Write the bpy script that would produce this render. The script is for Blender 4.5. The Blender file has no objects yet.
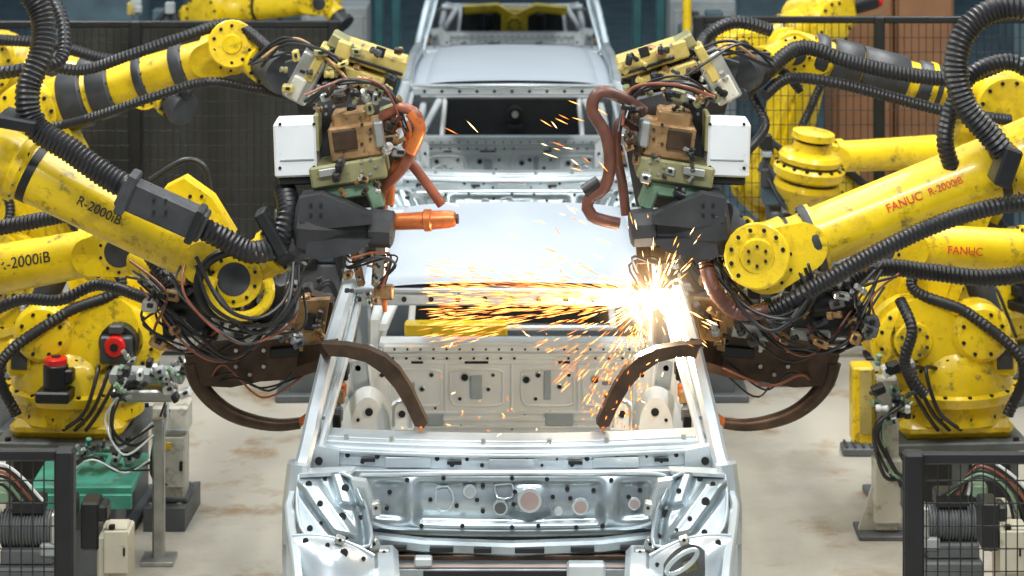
import bpy,bmesh,math,random
from mathutils import Vector as V, Matrix
random.seed(7)
sc=bpy.context.scene; col=sc.collection
F=2470.0; CZ=3.58; MX=False
PI=math.pi
def P(px,py,D):
    if MX: px=1024-px
    return V(((px-512)*D/F, D, CZ-(py+293)*D/F))
# ---------------- materials
def mat(name,c,rough=.5,metal=0.0,var=.12,scale=6.0,bump=0.0,grime=None,gth=.62,coat=0.0,g2=None,g2th=.55):
    m=bpy.data.materials.new(name); m.use_nodes=True; nt=m.node_tree; N=nt.nodes; L=nt.links
    b=N['Principled BSDF']; b.inputs['Roughness'].default_value=rough; b.inputs['Metallic'].default_value=metal
    b.inputs['Coat Weight'].default_value=coat
    tc=N.new('ShaderNodeTexCoord'); no=N.new('ShaderNodeTexNoise'); no.inputs['Scale'].default_value=scale; no.inputs['Detail'].default_value=6
    L.new(tc.outputs['Object'],no.inputs['Vector'])
    r=N.new('ShaderNodeValToRGB'); r.color_ramp.elements[0].position=.3; r.color_ramp.elements[1].position=.7
    r.color_ramp.elements[0].color=(*[x*(1-var) for x in c],1); r.color_ramp.elements[1].color=(*[min(1,x*(1+var)) for x in c],1)
    L.new(no.outputs['Fac'],r.inputs['Fac']); out=r.outputs['Color']
    for gc,sc_,th in ((grime,scale*2.3,gth),(g2,scale*.5,g2th)):
        if not gc: continue
        n2=N.new('ShaderNodeTexNoise'); n2.inputs['Scale'].default_value=sc_; n2.inputs['Detail'].default_value=8; n2.inputs['Roughness'].default_value=.7
        L.new(tc.outputs['Object'],n2.inputs['Vector'])
        r2=N.new('ShaderNodeValToRGB'); r2.color_ramp.elements[0].position=th; r2.color_ramp.elements[1].position=th+.12
        r2.color_ramp.elements[1].color=(.85,.85,.85,1)
        L.new(n2.outputs['Fac'],r2.inputs['Fac'])
        mx=N.new('ShaderNodeMix'); mx.data_type='RGBA'; L.new(r2.outputs['Color'],mx.inputs[0]); L.new(out,mx.inputs[6]); mx.inputs[7].default_value=(*gc,1)
        out=mx.outputs[2]
    L.new(out,b.inputs['Base Color'])
    if bump:
        bp=N.new('ShaderNodeBump'); bp.inputs['Strength'].default_value=bump; bp.inputs['Distance'].default_value=.01
        L.new(no.outputs['Fac'],bp.inputs['Height']); L.new(bp.outputs['Normal'],b.inputs['Normal'])
    return m
def emi(name,c,s):
    m=bpy.data.materials.new(name); m.use_nodes=True; b=m.node_tree.nodes['Principled BSDF']
    b.inputs['Base Color'].default_value=(*c,1); b.inputs['Emission Color'].default_value=(*c,1); b.inputs['Emission Strength'].default_value=s
    return m
YEL=mat('yellow_paint',(.80,.56,.008),.34,0,.2,6,.05,(.09,.065,.02),.55,.3,(.48,.32,.008),.50)
STEEL=mat('galvanised_panel',(.55,.61,.64),.28,.55,.2,4,.12)
STEELM=mat('pressed_panel',(.36,.42,.445),.30,.6,.34,6,.18)
STEELB=mat('lightened_inner_panel',(.86,.90,.92),.4,.15,.10,5,.08)  # car panel steel, coloured lighter to offset the roof's shade on inner panels
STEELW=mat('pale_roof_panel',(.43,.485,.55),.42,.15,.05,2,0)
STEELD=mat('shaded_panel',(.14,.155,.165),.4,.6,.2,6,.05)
ALU=mat('machined_metal',(.44,.45,.43),.35,.7,.25,12,.05)
DARK=mat('dark_grey_casting',(.050,.053,.058),.45,.2,.35,10,.08)
HSG=mat('matte_dark_housing',(.030,.031,.034),.62,0,.4,9,.12)
BLK=mat('black_rubber',(.013,.013,.015),.42,0,.2,20)
BLKM=mat('black_metal',(.016,.017,.019),.4,.3,.2,10)
BRZ=mat('bronze_block',(.36,.22,.10),.42,.5,.35,14,.08,(.07,.04,.02),.54)
BRN=mat('dark_bronze_arm',(.065,.040,.024),.42,.5,.4,14,.08,(.22,.12,.05),.63)
OLV=mat('olive_casting',(.27,.26,.13),.45,.3,.25,12,.05,(.08,.07,.04),.58)
GRN=mat('pale_green_plate',(.20,.32,.21),.45,.2,.2,10,0,(.1,.1,.07),.58)
TEAL=mat('green_paint',(.05,.26,.19),.45,.1,.3,8,0,(.12,.12,.10),.54)
TEALD=mat('dark_teal_paint',(.012,.07,.08),.5,.1,.2,8)
WHT=mat('white_enamel',(.70,.73,.74),.4,0,.07,5,0,(.38,.34,.28),.60)
WBE=mat('worn_beige_enamel',(.54,.53,.46),.45,0,.1,6,0,(.26,.22,.15),.54)
BEI=mat('beige_enamel',(.48,.45,.35),.5,0,.1,8,0,(.2,.17,.1),.58)
RED=mat('red_plastic',(.60,.012,.01),.35,0,.15,10,0,(.12,.01,.01),.6)
ORG=mat('orange_copper',(.62,.17,.045),.35,.45,.3,14,.05,(.18,.05,.02),.58)
RHS=mat('rust_red_hose',(.24,.075,.04),.4,0,.35,14)
DHS=mat('dark_brown_hose',(.11,.042,.028),.42,0,.4,14)
CRM=mat('ochre_plate',(.50,.40,.12),.45,.2,.2,10,.04,(.18,.14,.07),.56)
GRY=mat('grey_paint',(.10,.11,.115),.5,.1,.25,6,.03)
LGR=mat('light_grey_paint',(.30,.33,.34),.5,.1,.2,6,0,(.12,.11,.09),.6)
BWN=mat('brown_cabinet',(.19,.09,.04),.55,0,.2,4)
BLU=mat('blue_grey_paint',(.065,.11,.14),.5,.1,.4,4)
CUR=mat('dark_curtain',(.030,.031,.028),.40,0,.4,2.5,.1)
PNK=mat('dull_plug',(.40,.31,.29),.4,.4,.15,10)
HOL=mat('dark_hole',(.012,.012,.013),.8)
TXD=mat('dark_lettering',(.035,.03,.02),.5)
TXR=mat('red_lettering',(.60,.035,.015),.5)
HOT=emi('white_hot_spark',(1,.66,.28),5)
MID=emi('orange_spark',(1,.42,.08),2.8)
LOW=emi('deep_orange_spark',(.9,.22,.02),1.4)
# ---------------- mesh builder
def frame(d):
    d=d.normalized(); a=V((0,0,1)) if abs(d.z)<.9 else V((1,0,0))
    x=d.cross(a).normalized(); return x,x.cross(d).normalized(),d
class MB:
    def __init__(s): s.v=[];s.f=[];s.mi=[];s.mats=[];s.c=0
    def m(s,mt):
        if mt not in s.mats: s.mats.append(mt)
        s.c=s.mats.index(mt); return s
    def face(s,*i): s.f.append(i); s.mi.append(s.c)
    def box(s,c,sz,R=None,b=None):
        c=V(c); h=[x/2 for x in sz]
        if b is None: b=min(.008,min(h)*.35)
        if R is None: R=Matrix.Identity(3)
        idx={}
        for sx in(-1,1):
            for sy in(-1,1):
                for sz_ in(-1,1):
                    sg=(sx,sy,sz_)
                    for a in range(3):
                        p=V([sg[k]*(h[k] if k==a else h[k]-b) for k in range(3)])
                        idx[(sg,a)]=len(s.v); s.v.append(c+R@p)
        def sg(a,sa,b_,sb,c_,sc_):
            t=[0,0,0]; t[a]=sa;t[b_]=sb;t[c_]=sc_; return tuple(t)
        for a in range(3):
            p,q=[k for k in range(3) if k!=a]
            for sa in(-1,1):
                s.face(*[idx[(sg(a,sa,p,u,q,w),a)] for u,w in((-1,-1),(1,-1),(1,1),(-1,1))])
        for a,b_ in((0,1),(0,2),(1,2)):
            c_=3-a-b_
            for sa in(-1,1):
                for sb in(-1,1):
                    s.face(idx[(sg(a,sa,b_,sb,c_,-1),a)],idx[(sg(a,sa,b_,sb,c_,1),a)],idx[(sg(a,sa,b_,sb,c_,1),b_)],idx[(sg(a,sa,b_,sb,c_,-1),b_)])
        for sx in(-1,1):
            for sy in(-1,1):
                for sz_ in(-1,1):
                    s.face(*[idx[((sx,sy,sz_),a)] for a in range(3)])
        return s
    def lathe(s,p0,d,prof,n=24):
        p0=V(p0); x,y,d=frame(V(d)); rings=[]
        for t,r in prof:
            b=len(s.v)
            for k in range(n):
                a=2*PI*k/n; s.v.append(p0+d*t+(x*math.cos(a)+y*math.sin(a))*max(r,.0003))
            rings.append(b)
        for i in range(len(rings)-1):
            for k in range(n):
                k2=(k+1)%n; s.face(rings[i]+k,rings[i]+k2,rings[i+1]+k2,rings[i+1]+k)
        s.face(*[rings[0]+k for k in range(n)][::-1]); s.face(*[rings[-1]+k for k in range(n)])
        return s
    def cyl(s,p0,p1,r0,r1=None,n=20):
        p0=V(p0);p1=V(p1); r1=r0 if r1 is None else r1; L=(p1-p0).length; c=min(.006,L*.2,r0*.2)
        return s.lathe(p0,p1-p0,[(0,r0-c),(c,r0),(L-c,r1),(L,max(r1-c,.001))],n)
    def ball(s,c,r,n=20):
        return s.lathe(V(c)-V((0,0,r)),(0,0,1),[(r-r*math.cos(PI*k/10),r*math.sin(PI*k/10)) for k in range(11)],n)
    def tube(s,pts,r,n=10,corr=0,step=.02):
        pts=[V(p) for p in pts]; Q=[]
        m=len(pts)
        for i in range(m-1):
            a=pts[max(i-1,0)];b=pts[i];c=pts[i+1];d=pts[min(i+2,m-1)]
            k=max(2,int((c-b).length/step))
            for j in range(k):
                t=j/k; Q.append(.5*((2*b)+(c-a)*t+(2*a-5*b+4*c-d)*t*t+(3*b-a-3*c+d)*t**3))
        Q.append(pts[-1])
        x=None; prev=None; nq=len(Q)
        for i,q in enumerate(Q):
            d=(Q[min(i+1,len(Q)-1)]-Q[max(i-1,0)])
            if d.length<1e-6: d=V((0,0,1))
            d.normalize()
            if x is None: x=frame(d)[0]
            else:
                x=x-d*x.dot(d)
                x=x.normalized() if x.length>1e-5 else frame(d)[0]
            y=d.cross(x); r0=r(i/(nq-1)) if callable(r) else r; rr=r0*(1-(corr if i%2 else 0)); b=len(s.v)
            for k in range(n):
                a=2*PI*k/n; s.v.append(q+(x*math.cos(a)+y*math.sin(a))*rr)
            if prev is not None:
                for k in range(n):
                    k2=(k+1)%n; s.face(prev+k,prev+k2,b+k2,b+k)
            else: s.face(*[b+k for k in range(n)][::-1])
            prev=b
        s.face(*[prev+k for k in range(n)]); return s
    def bar(s,pts,w,h,side=(1,0,0)):
        pts=[V(p) for p in pts]; prev=None; sd=V(side)
        c=min(w,h)*.22; sec=[(-w/2+c,-h/2),(w/2-c,-h/2),(w/2,-h/2+c),(w/2,h/2-c),(w/2-c,h/2),(-w/2+c,h/2),(-w/2,h/2-c),(-w/2,-h/2+c)]
        for i,q in enumerate(pts):
            d=(pts[min(i+1,len(pts)-1)]-pts[max(i-1,0)]).normalized()
            x=(sd-d*sd.dot(d)).normalized(); y=d.cross(x); b=len(s.v)
            for u,v in sec: s.v.append(q+x*u+y*v)
            if prev is None: s.face(*[b+k for k in range(8)][::-1])
            else:
                for k in range(8): s.face(prev+k,prev+(k+1)%8,b+(k+1)%8,b+k)
            prev=b
        s.face(*[prev+k for k in range(8)]); return s
    def prism(s,pts,n):
        n=V(n)/2; b=len(s.v); m=len(pts)
        for p in pts: s.v.append(V(p)-n)
        for p in pts: s.v.append(V(p)+n)
        s.face(*[b+k for k in range(m)][::-1]); s.face(*[b+m+k for k in range(m)])
        for k in range(m): s.face(b+k,b+(k+1)%m,b+m+(k+1)%m,b+m+k)
        return s
    def poly(s,pp,D,th): return s.prism([P(x,y,D) for x,y in pp],(0,th,0))
    def pbox(s,px,py,D,w,h,dep,rot=0,b=None):
        a=math.radians(-rot if MX else rot)
        R=Matrix(((math.cos(a),0,-math.sin(a)),(0,1,0),(math.sin(a),0,math.cos(a))))
        return s.box(P(px,py,D),(w*D/F,dep,h*D/F),R,b)
    def link(s,p0,p1,r0,r1,A,th,n=12):
        d=(V(p1)-V(p0)).normalized(); A=V(A).normalized(); y=A.cross(d).normalized(); pts=[]
        for k in range(n+1):
            a=PI/2+PI*k/n; pts.append(V(p0)+(d*math.cos(a)+y*math.sin(a))*r0)
        for k in range(n+1):
            a=-PI/2+PI*k/n; pts.append(V(p1)+(d*math.cos(a)+y*math.sin(a))*r1)
        return s.prism(pts,A*th)
    def bolts(s,c,A,r,n,br=.009,h=.01):
        x,y,A=frame(V(A))
        for k in range(n):
            a=2*PI*(k+.5)/n; p=V(c)+(x*math.cos(a)+y*math.sin(a))*r
            s.lathe(p,A,[(0,br),(h,br)],6)
        return s
    def grid(s,fn,nu,nv):
        b=len(s.v)
        for j in range(nv+1):
            for i in range(nu+1): s.v.append(V(fn(i/nu,j/nv)))
        for j in range(nv):
            for i in range(nu):
                q=b+j*(nu+1)+i; s.face(q,q+1,q+nu+2,q+nu+1)
        return s
    def build(s,name,parent=None,label=None,norm=True):
        me=bpy.data.meshes.new(name)
        r=parent
        while r and r.parent: r=r.parent
        off=r.location if r else V((0,0,0))
        if r is None:
            mn=V([min(v[k] for v in s.v) for k in range(3)]); mxv=V([max(v[k] for v in s.v) for k in range(3)])
            off=V(((mn.x+mxv.x)/2,(mn.y+mxv.y)/2,mn.z))
        me.from_pydata([v-off for v in s.v],[],s.f)
        for mt in s.mats: me.materials.append(mt)
        me.polygons.foreach_set('material_index',s.mi)
        if norm:
            bm=bmesh.new(); bm.from_mesh(me); bmesh.ops.recalc_face_normals(bm,faces=bm.faces)
            for f in bm.faces: f.smooth=True
            for e in bm.edges:
                if len(e.link_faces)==2 and e.calc_face_angle(0)>.6: e.smooth=False
            bm.to_mesh(me); bm.free()
        o=bpy.data.objects.new(name,me); col.objects.link(o)
        if parent: o.parent=parent
        else: o.location=off
        if label: o['label']=label
        return o
def root(name,label,cat,loc,group=None):
    o=bpy.data.objects.new(name,None); col.objects.link(o); o.location=loc; o['label']=label; o['category']=cat
    o.empty_display_size=.1
    if group: o['group']=group
    return o
def tag(o,label,cat,group=None,kind=None):
    o['label']=label;o['category']=cat
    if group:o['group']=group
    if kind:o['kind']=kind
    return o
def copy_tree(o,parent=None):
    c=o.copy(); col.objects.link(c); c.parent=parent
    for ch in list(o.children): copy_tree(ch,c)
    return c
def lettering(text,size,p,d,r,mt,parent,vo=0):
    cu=bpy.data.curves.new('t','FONT'); cu.body=text; cu.size=size; cu.align_x='CENTER'; cu.align_y='CENTER'; cu.offset=size*.008
    t=bpy.data.objects.new('t',cu); col.objects.link(t); bpy.context.view_layer.update()
    dg=bpy.context.evaluated_depsgraph_get(); me=bpy.data.meshes.new_from_object(t.evaluated_get(dg))
    e=V(d).normalized()
    if e.x<0: e=-e
    n=V((0,0,CZ))-V(p); n=(n-e*n.dot(e)).normalized(); u=n.cross(e)
    b=MB(); b.m(mt)
    for v in me.vertices:
        a=(v.co.y+vo)/r; b.v.append(V(p)+e*v.co.x+(n*math.cos(a)+u*math.sin(a))*(r+.003))
    for f in me.polygons: b.face(*f.vertices)
    bpy.data.objects.remove(t); bpy.data.meshes.remove(me)
    return b.build('lettering',parent,norm=False)
# ---------------- setting
fm=mat('pale_factory_floor',(.52,.49,.42),.34,0,.2,.9,.02,(.30,.19,.09),.54,0,(.36,.33,.28),.5)
fb=MB().m(fm); fb.box((0,20,-.05),(24,44,.1),b=.001); o=fb.build('floor'); o['kind']='structure'
wb=MB().m(BLU); wb.box((0,34,2.5),(24,.2,5),b=.001); wb.m(LGR)
for k in range(12): wb.box((-11+k*2,33.86,2.5),(.15,.1,5))
o=wb.build('wall_back'); o['kind']='structure'
pb=MB().m(BLU); pb.box((0,25,.002),(16,18,.004),b=.0005); o=pb.build('trim_1'); o['kind']='structure'
# ---------------- car
CAR=root('car_body','bare silver car body nearest the camera, being welded under the sparks','car body',(0,10.2,.2),'car bodies on the welding line')
def car():
    global MX
    c=CAR
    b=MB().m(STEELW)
    def rf(u,v,dz=0):
        x=(u*2-1); hw=.60-.03*v
        g=-.012*math.exp(-((abs(x)-.84)/.03)**2)
        return (x*hw,9.18+1.47*v-.03*(1-x*x)*(1-v),1.44+.035*math.sin(PI*(v*.85+.08))-.025*x*x-.05*abs(x)**8+g+dz)
    b.grid(lambda u,v:rf(u,v),48,16); b.grid(lambda u,v:rf(u,v,-.02),24,8)
    b.build('roof',c)
    b=MB().m(STEEL); b.box((0,9.2,1.385),(1.14,.09,.05)); b.bar([(-.58,9.17,1.415),(-.3,9.145,1.42),(0,9.135,1.422),(.3,9.145,1.42),(.58,9.17,1.415)],.02,.016,(0,1,0))
    b.m(HOL)
    for k in range(-5,6): b.lathe((k*.1,9.154,1.385),(0,-1,0),[(0,.010),(.002,.010)],10)
    b.build('windscreen_header',c)
    b=MB().m(STEEL); b.box((0,10.66,1.39),(1.1,.08,.05)); b.build('rear_header',c)
    for s in(-1,1):
        MX=s>0
        b=MB().m(STEEL); b.bar([(s*.605,9.24,1.415),(s*.632,9.08,1.34),(s*.658,8.92,1.25),(s*.680,8.78,1.15),(s*.698,8.67,1.07),(s*.712,8.58,.995),(s*.730,8.51,.93),(s*.748,8.47,.84),(s*.758,8.44,.72)],.055,.07)
        b.bar([(s*.568,9.20,1.38),(s*.60,8.97,1.235),(s*.645,8.72,1.08),(s*.665,8.60,1.00)],.025,.03)
        b.m(STEELM); b.bar([(s*.585,9.19,1.385),(s*.618,8.95,1.24),(s*.662,8.70,1.075)],.012,.02)
        b.m(HOL)
        for t in(.2,.45,.7): b.lathe(V((s*(.605+.09*t),9.2-.52*t,1.445-.33*t)),(0,-.5,1),[(0,.007),(.006,.007)],8)
        b.build('a_pillar',c)
        b=MB().m(STEEL); b.bar([(s*.605,9.2,1.415),(s*.61,9.9,1.44),(s*.59,10.65,1.425),(s*.62,11.1,1.25),(s*.66,11.6,1.0),(s*.68,11.9,.95)],.06,.07); b.build('roof_rail',c)
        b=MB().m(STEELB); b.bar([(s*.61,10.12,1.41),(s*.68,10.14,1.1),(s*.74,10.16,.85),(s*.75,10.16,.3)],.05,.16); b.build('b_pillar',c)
        b=MB().m(STEEL); b.bar([(s*.735,8.50,.98),(s*.75,8.48,.85),(s*.752,8.5,.7),(s*.75,8.52,.28)],.07,.12); b.build('hinge_pillar',c)
        b=MB().m(STEEL); b.bar([(s*.74,8.45,.32),(s*.74,11.2,.32)],.1,.14,(1,0,0)); b.build('sill',c)
        b=MB().m(STEEL); pts=[(10.95,.28),(11.2,.28)]
        for k in range(9):
            a=PI-PI*k/8; pts.append((11.55+.33*math.cos(a),.35+.33*math.sin(a)))
        pts+=[(12.3,.35),(12.35,.85),(12.1,.98),(11.5,1.02),(11.1,.95),(10.95,.6)]
        b.prism([V((s*.74,y,z)) for y,z in pts],(.04,0,0)); b.build('rear_quarter_panel',c)
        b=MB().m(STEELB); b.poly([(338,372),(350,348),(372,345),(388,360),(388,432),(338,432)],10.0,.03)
        b.bar([P(345,352,9.97),P(348,428,9.97)],.02,.03); b.bar([P(368,348,9.97),P(376,428,9.97)],.015,.02); b.m(STEEL); b.poly([(351,362),(365,358),(369,385),(354,390)],9.98,.008); b.m(HOL)
        for x,y,r in((358,368,.012),(356,398,.018),(362,416,.010),(382,375,.009),(380,398,.013),(383,416,.008)): b.lathe(P(x,y,9.98),(0,-1,0),[(0,r),(.004,r)],12)
        b.build('inner_side_panel',c)
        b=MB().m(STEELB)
        def wh(u,v):
            a=PI*u; return P(368-26*math.cos(a)*(1-.35*v),430-44*math.sin(a)*(1-.25*v)*(.55+.45*1),9.93-.16*v)
        b.grid(wh,20,6); b.prism([wh(k/14,1) for k in range(15)],(0,.01,0)); b.m(HOL); b.lathe(P(369,412,9.76),(0,-1,0),[(0,.016),(.004,.016)],12); b.lathe(P(358,420,9.76),(0,-1,0),[(0,.007),(.004,.007)],10); b.build('wheelhouse',c)
        b=MB().m(STEELB); b.poly([(392,428),(392,404),(402,398),(412,404),(414,428)],9.75,.05); b.m(STEEL); b.tube([P(394,426,9.72),P(394,407,9.72),P(402,401,9.72),P(410,407,9.72),P(411,426,9.72)],.006,7); b.m(HOL); b.lathe(P(402,414,9.72),(0,-1,0),[(0,.014),(.004,.014)],12); b.build('seat_mount',c)
        for k in range(7):
            b=MB().m((ORG,BLKM,STEELD,BRZ)[k%4]); b.box((s*(.635+.004*k),8.85+k*.16,.955+.02*(k%2)),(.03,.03,.05)); b.m(STEELD); b.box((s*(.645+.004*k),8.85+k*.16,.93),(.02,.05,.03)); b.build('clip',c)
        b=MB().m(STEELM); b.bar([(s*.68,8.75,.92),(s*.69,10.1,.92)],.03,.04); b.build('seal_flange',c)
        b=MB().m(STEELB); b.box((s*.585,10.95,.86),(.04,.8,.22)); b.bar([(s*.55,10.55,.93),(s*.48,11.3,.99)],.04,.03); b.m(HOL)
        for k in range(4): b.lathe((s*.562,10.7+k*.16,.90),(-s,0,0),[(0,.02),(.004,.02)],10)
        b.build('luggage_side_wall',c)
    MX=False
    b=MB().m(STEELM); b.box((0,9.5,.27),(1.46,2.0,.03)); b.bar([(0,8.6,.32),(0,10.3,.32)],.28,.16); b.box((0,9.6,.36),(1.3,.1,.12)); b.build('floor_pan',c)
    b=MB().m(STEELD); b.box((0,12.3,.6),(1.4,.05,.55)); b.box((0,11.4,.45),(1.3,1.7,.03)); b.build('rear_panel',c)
    b=MB().m(STEELB); b.bar([(-.56,11.2,1.05),(-.5,11.32,1.02),(.5,11.32,1.02),(.56,11.2,1.05)],.03,.02,(0,1,0)); b.bar([(-.44,11.3,1.0),(-.46,11.2,.76)],.03,.03); b.bar([(.44,11.3,1.0),(.46,11.2,.76)],.03,.03); b.bar([(-.46,11.22,.76),(.46,11.22,.76)],.03,.02,(0,1,0)); b.bar([(-.62,11.95,.93),(.62,11.95,.93)],.05,.04,(0,1,0)); b.m(BLKM); b.lathe((0.02,11.26,.91),(0,-1,0),[(0,.06),(.03,.06),(.035,.04),(.02,.036)],20); b.box((0.02,11.26,.83),(.10,.05,.03)); b.box((0.0,11.29,.885),(.88,.01,.24)); b.m(ALU); b.lathe((0.02,11.235,.91),(0,-1,0),[(0,.025),(.02,.02)],14); b.build('rear_window_frame',c)  # shade beyond the window painted as a black sheet behind the frame
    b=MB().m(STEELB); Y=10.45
    b.prism([V((x,Y,z)) for x,z in((-.62,.3),(.62,.3),(.60,.83),(.52,.88),(-.52,.88),(-.60,.83))],(0,.03,0))
    for x0,x1 in((-.51,-.30),(-.26,-.04),(.04,.26),(.30,.51)):
        z0=.63; z1=.78; q=[(x0+.02,z0),(x1-.02,z0),(x1,z0+.03),(x1,z1-.03),(x1-.02,z1),(x0+.02,z1),(x0,z1-.03),(x0,z0+.03),(x0+.02,z0)]
        b.tube([V((x,Y-.018,z)) for x,z in q],.006,6,step=.05)
    b.box((0,10.47,.89),(1.12,.10,.02)); b.box((0,10.42,.875),(1.08,.03,.03)); b.bar([(-.55,Y-.02,.815),(.55,Y-.02,.815)],.018,.02,(0,1,0)); b.bar([(-.55,Y-.02,.845),(.55,Y-.02,.845)],.012,.012,(0,1,0))
    for z in(.60,.57,.54): b.bar([(-.53,Y-.02,z),(.53,Y-.02,z)],.015,.012,(0,1,0))
    for x in(-.28,0,.28): b.bar([(x,Y-.02,.6),(x,Y-.02,.81)],.012,.012,(0,1,0))
    b.m(STEEL)
    for x,z,w,h in((-.15,.71,.05,.10),(.15,.72,.03,.12),(-.43,.69,.04,.08),(.45,.69,.03,.1),(-.34,.575,.10,.05),(.2,.575,.12,.05)): b.box((x,Y-.024,z),(w,.016,h))
    def hole(x,z,r,mt=HOL,y=Y-.018,rim=True):
        if rim: b.m(STEEL); b.lathe((x,y,z),(0,-1,0),[(0,r*1.45),(.006,r*1.35),(.007,r*1.1)],16)
        b.m(mt); b.lathe((x,y-.006,z),(0,-1,0),[(0,r),(.002,r)],14)
    rr=random.Random(3)
    for x,z,r in((-.47,.75,.012),(-.38,.70,.009),(-.34,.76,.008),(-.2,.75,.015),(-.10,.70,.008),(-.08,.76,.007),(-.22,.66,.007),(.06,.74,.014),(.11,.76,.010),(.2,.71,.009),(.10,.66,.007),(.24,.76,.007),(.35,.74,.014),(.40,.67,.008),(.48,.76,.010),(-.5,.62,.006),(.5,.63,.006)): hole(x,z,r)
    for x in range(-9,10):
        b.m(HOL); b.lathe((x*.055,10.402,.875),(0,-1,0),[(0,.005),(.002,.005)],8)
        if rr.random()<.7: b.lathe((x*.057+.01,Y-.022,.83),(0,-1,0),[(0,.006),(.002,.006)],8)
        if rr.random()<.7: b.lathe((x*.054,Y-.018,rr.uniform(.53,.62)),(0,-1,0),[(0,.006),(.002,.006)],8)
    b.m(HOL); b.box((-.15,Y-.03,.815),(.10,.006,.010)); b.box((-.40,Y-.03,.815),(.05,.006,.010)); b.box((.22,Y-.03,.815),(.05,.006,.010)); b.m(PNK); b.box((.40,Y-.022,.725),(.04,.006,.014))
    b.build('rear_seat_bulkhead',c)
    def bow(x,y,z,k=.05): return V((x,y-k*(1-(x/.7)**2),z-.008*(1-(x/.7)**2)+.008))
    xs=[-.68+k*.068*2 for k in range(11)]
    b=MB().m(STEEL)
    b.bar([bow(x,8.72,1.012) for x in xs],.10,.012,(0,1,0)); b.bar([bow(x,8.655,1.002) for x in xs],.035,.02,(0,1,0)); b.bar([bow(x,8.63,.965) for x in xs],.03,.07,(0,1,0)); b.bar([bow(x,8.60,.927) for x in xs],.06,.014,(0,1,0)); b.bar([bow(x,8.612,.985) for x in xs],.02,.012,(0,1,0))
    for x in(-.36,.0,.36): q=bow(x,8.61,.957); b.box(q,(.16,.012,.036))
    for k in range(-12,13):
        x=k*.052; q=bow(x,8.612,.957+(.014 if k%2 else -.006)); b.m(HOL); b.lathe(q,(0,-1,0),[(0,.004+.005*rr.random()),(.002,.004)],8)
    for x in(-.5,-.2,.22,.52): b.m(HOL); b.box(bow(x,8.604,.96),(.05,.006,.012),b=.001)
    for x in(-.58,-.42,-.1,.13,.33,.6): b.m(ALU); b.lathe(bow(x,8.66,1.01),(0,0,1),[(0,.008),(.018,.008)],8)
    b.build('cowl_panel',c)
    for s in(-1,1):
        b=MB().m(STEEL); b.prism([V((s*x,8.60,z)) for x,z in((.60,1.0),(.70,1.02),(.735,.90),(.70,.85),(.63,.88),(.60,.93))],(0,.06,0)); b.m(HOL); b.lathe((s*.67,8.568,.965),(0,-1,0),[(0,.014),(.002,.014)],12); b.lathe((s*.69,8.568,.91),(0,-1,0),[(0,.009),(.002,.009)],12); b.build('cowl_gusset',c)
    Y=8.49
    def fw(x,z):
        e=max(0,1-(x/.56)**4); t=min(1,max(0,(z-.745)/.205))
        top=.90-.02*(x/.3)**2; 
        ib=1/(1+math.exp(-(.315-abs(x+.01))/.006))/(1+math.exp(-(z-.79)/.005))/(1+math.exp((z-.918)/.005))
        sd=1/(1+math.exp(-(abs(x)-.365)/.006))/(1+math.exp((abs(x)-.475)/.006))/(1+math.exp(-(z-.80)/.005))/(1+math.exp((z-.915)/.005))
        is2=math.exp(-((x-.06)/.06)**4-((z-.86)/.05)**4)
        return V((x,Y-.05*e*math.sin(PI*t)+.042*ib-.028*is2*ib+.028*sd,z))
    b=MB().m(STEELM)
    def fgrid(u,v):
        z=.742+.212*v; hw=.55-.08*(1-v)**3
        x=(u*2-1)*hw; q=fw(x,z); q.z-=.014*(1-(x/.5)**2)*(1-v); return q
    b.grid(fgrid,150,44)
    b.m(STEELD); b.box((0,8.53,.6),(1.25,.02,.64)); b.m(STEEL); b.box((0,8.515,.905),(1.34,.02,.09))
    def onf(x,z,dy=-.004): q=fw(x,z); q.y+=dy; return q
    b.m(STEEL)
    def loop(pp,r=.006): b.tube([onf(x,z) for x,z in pp+[pp[0]]],r,8,step=.02)
    loop([(-.52,.94),(-.2,.947),(.2,.947),(.52,.94),(.525,.86),(.47,.775),(.2,.755),(-.2,.755),(-.47,.775),(-.525,.86)],.007)
    loop([(-.26,.895),(-.22,.90),(-.20,.86),(-.22,.82),(-.26,.83)],.004); loop([(-.06,.905),(.0,.91),(.0,.87),(-.05,.865)],.004)
    def fh(x,z,r,mt=HOL,rim=True):
        q=onf(x,z,-.002)
        if rim: b.m(STEEL); b.lathe(q,(0,-1,0),[(0,r*1.4),(.007,r*1.3),(.008,r*1.08)],16)
        b.m(mt); b.lathe(q+V((0,-.007,0)),(0,-1,0),[(0,r),(.002,r)],14)
    fh(.06,.865,.032,PNK); fh(.235,.835,.022,PNK); fh(-.145,.885,.018,STEELM); fh(-.04,.832,.020,STEELD); fh(.42,.845,.016,PNK); fh(.16,.82,.012,STEEL)
    for x,z in((-.12,.86),(-.10,.905),(-.10,.82),(-.19,.84),(.0,.935),(.01,.89),(.005,.85),(.12,.932),(.14,.87),(.09,.775),(.19,.895),(.28,.89),(.2,.865),(-.42,.885),(-.43,.83),(.44,.89),(.40,.87),(-.17,.775),(-.31,.775),(.31,.775),(-.235,.935),(.34,.93),(-.36,.93),(-.28,.86),(.0,.77),(.22,.77)): fh(x,z,.0078,HOL,False)
    b.build('firewall',c)
    b=MB().m(STEELM); b.bar([(-.50,8.47,.728),(-.3,8.43,.718),(0,8.415,.713),(.3,8.43,.718),(.50,8.47,.728)],.05,.045,(0,1,0)); b.m(BRN); b.box((0,8.425,.686),(.96,.05,.018)); b.m(HOL)
    for x,w in((-.40,.08),(-.24,.08),(-.10,.06),(.06,.1),(.24,.08),(.40,.06)): b.box((x,8.387+.08*abs(x)**1.3,.716),(w,.02,.016),b=.001)
    b.build('cross_member',c)
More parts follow.
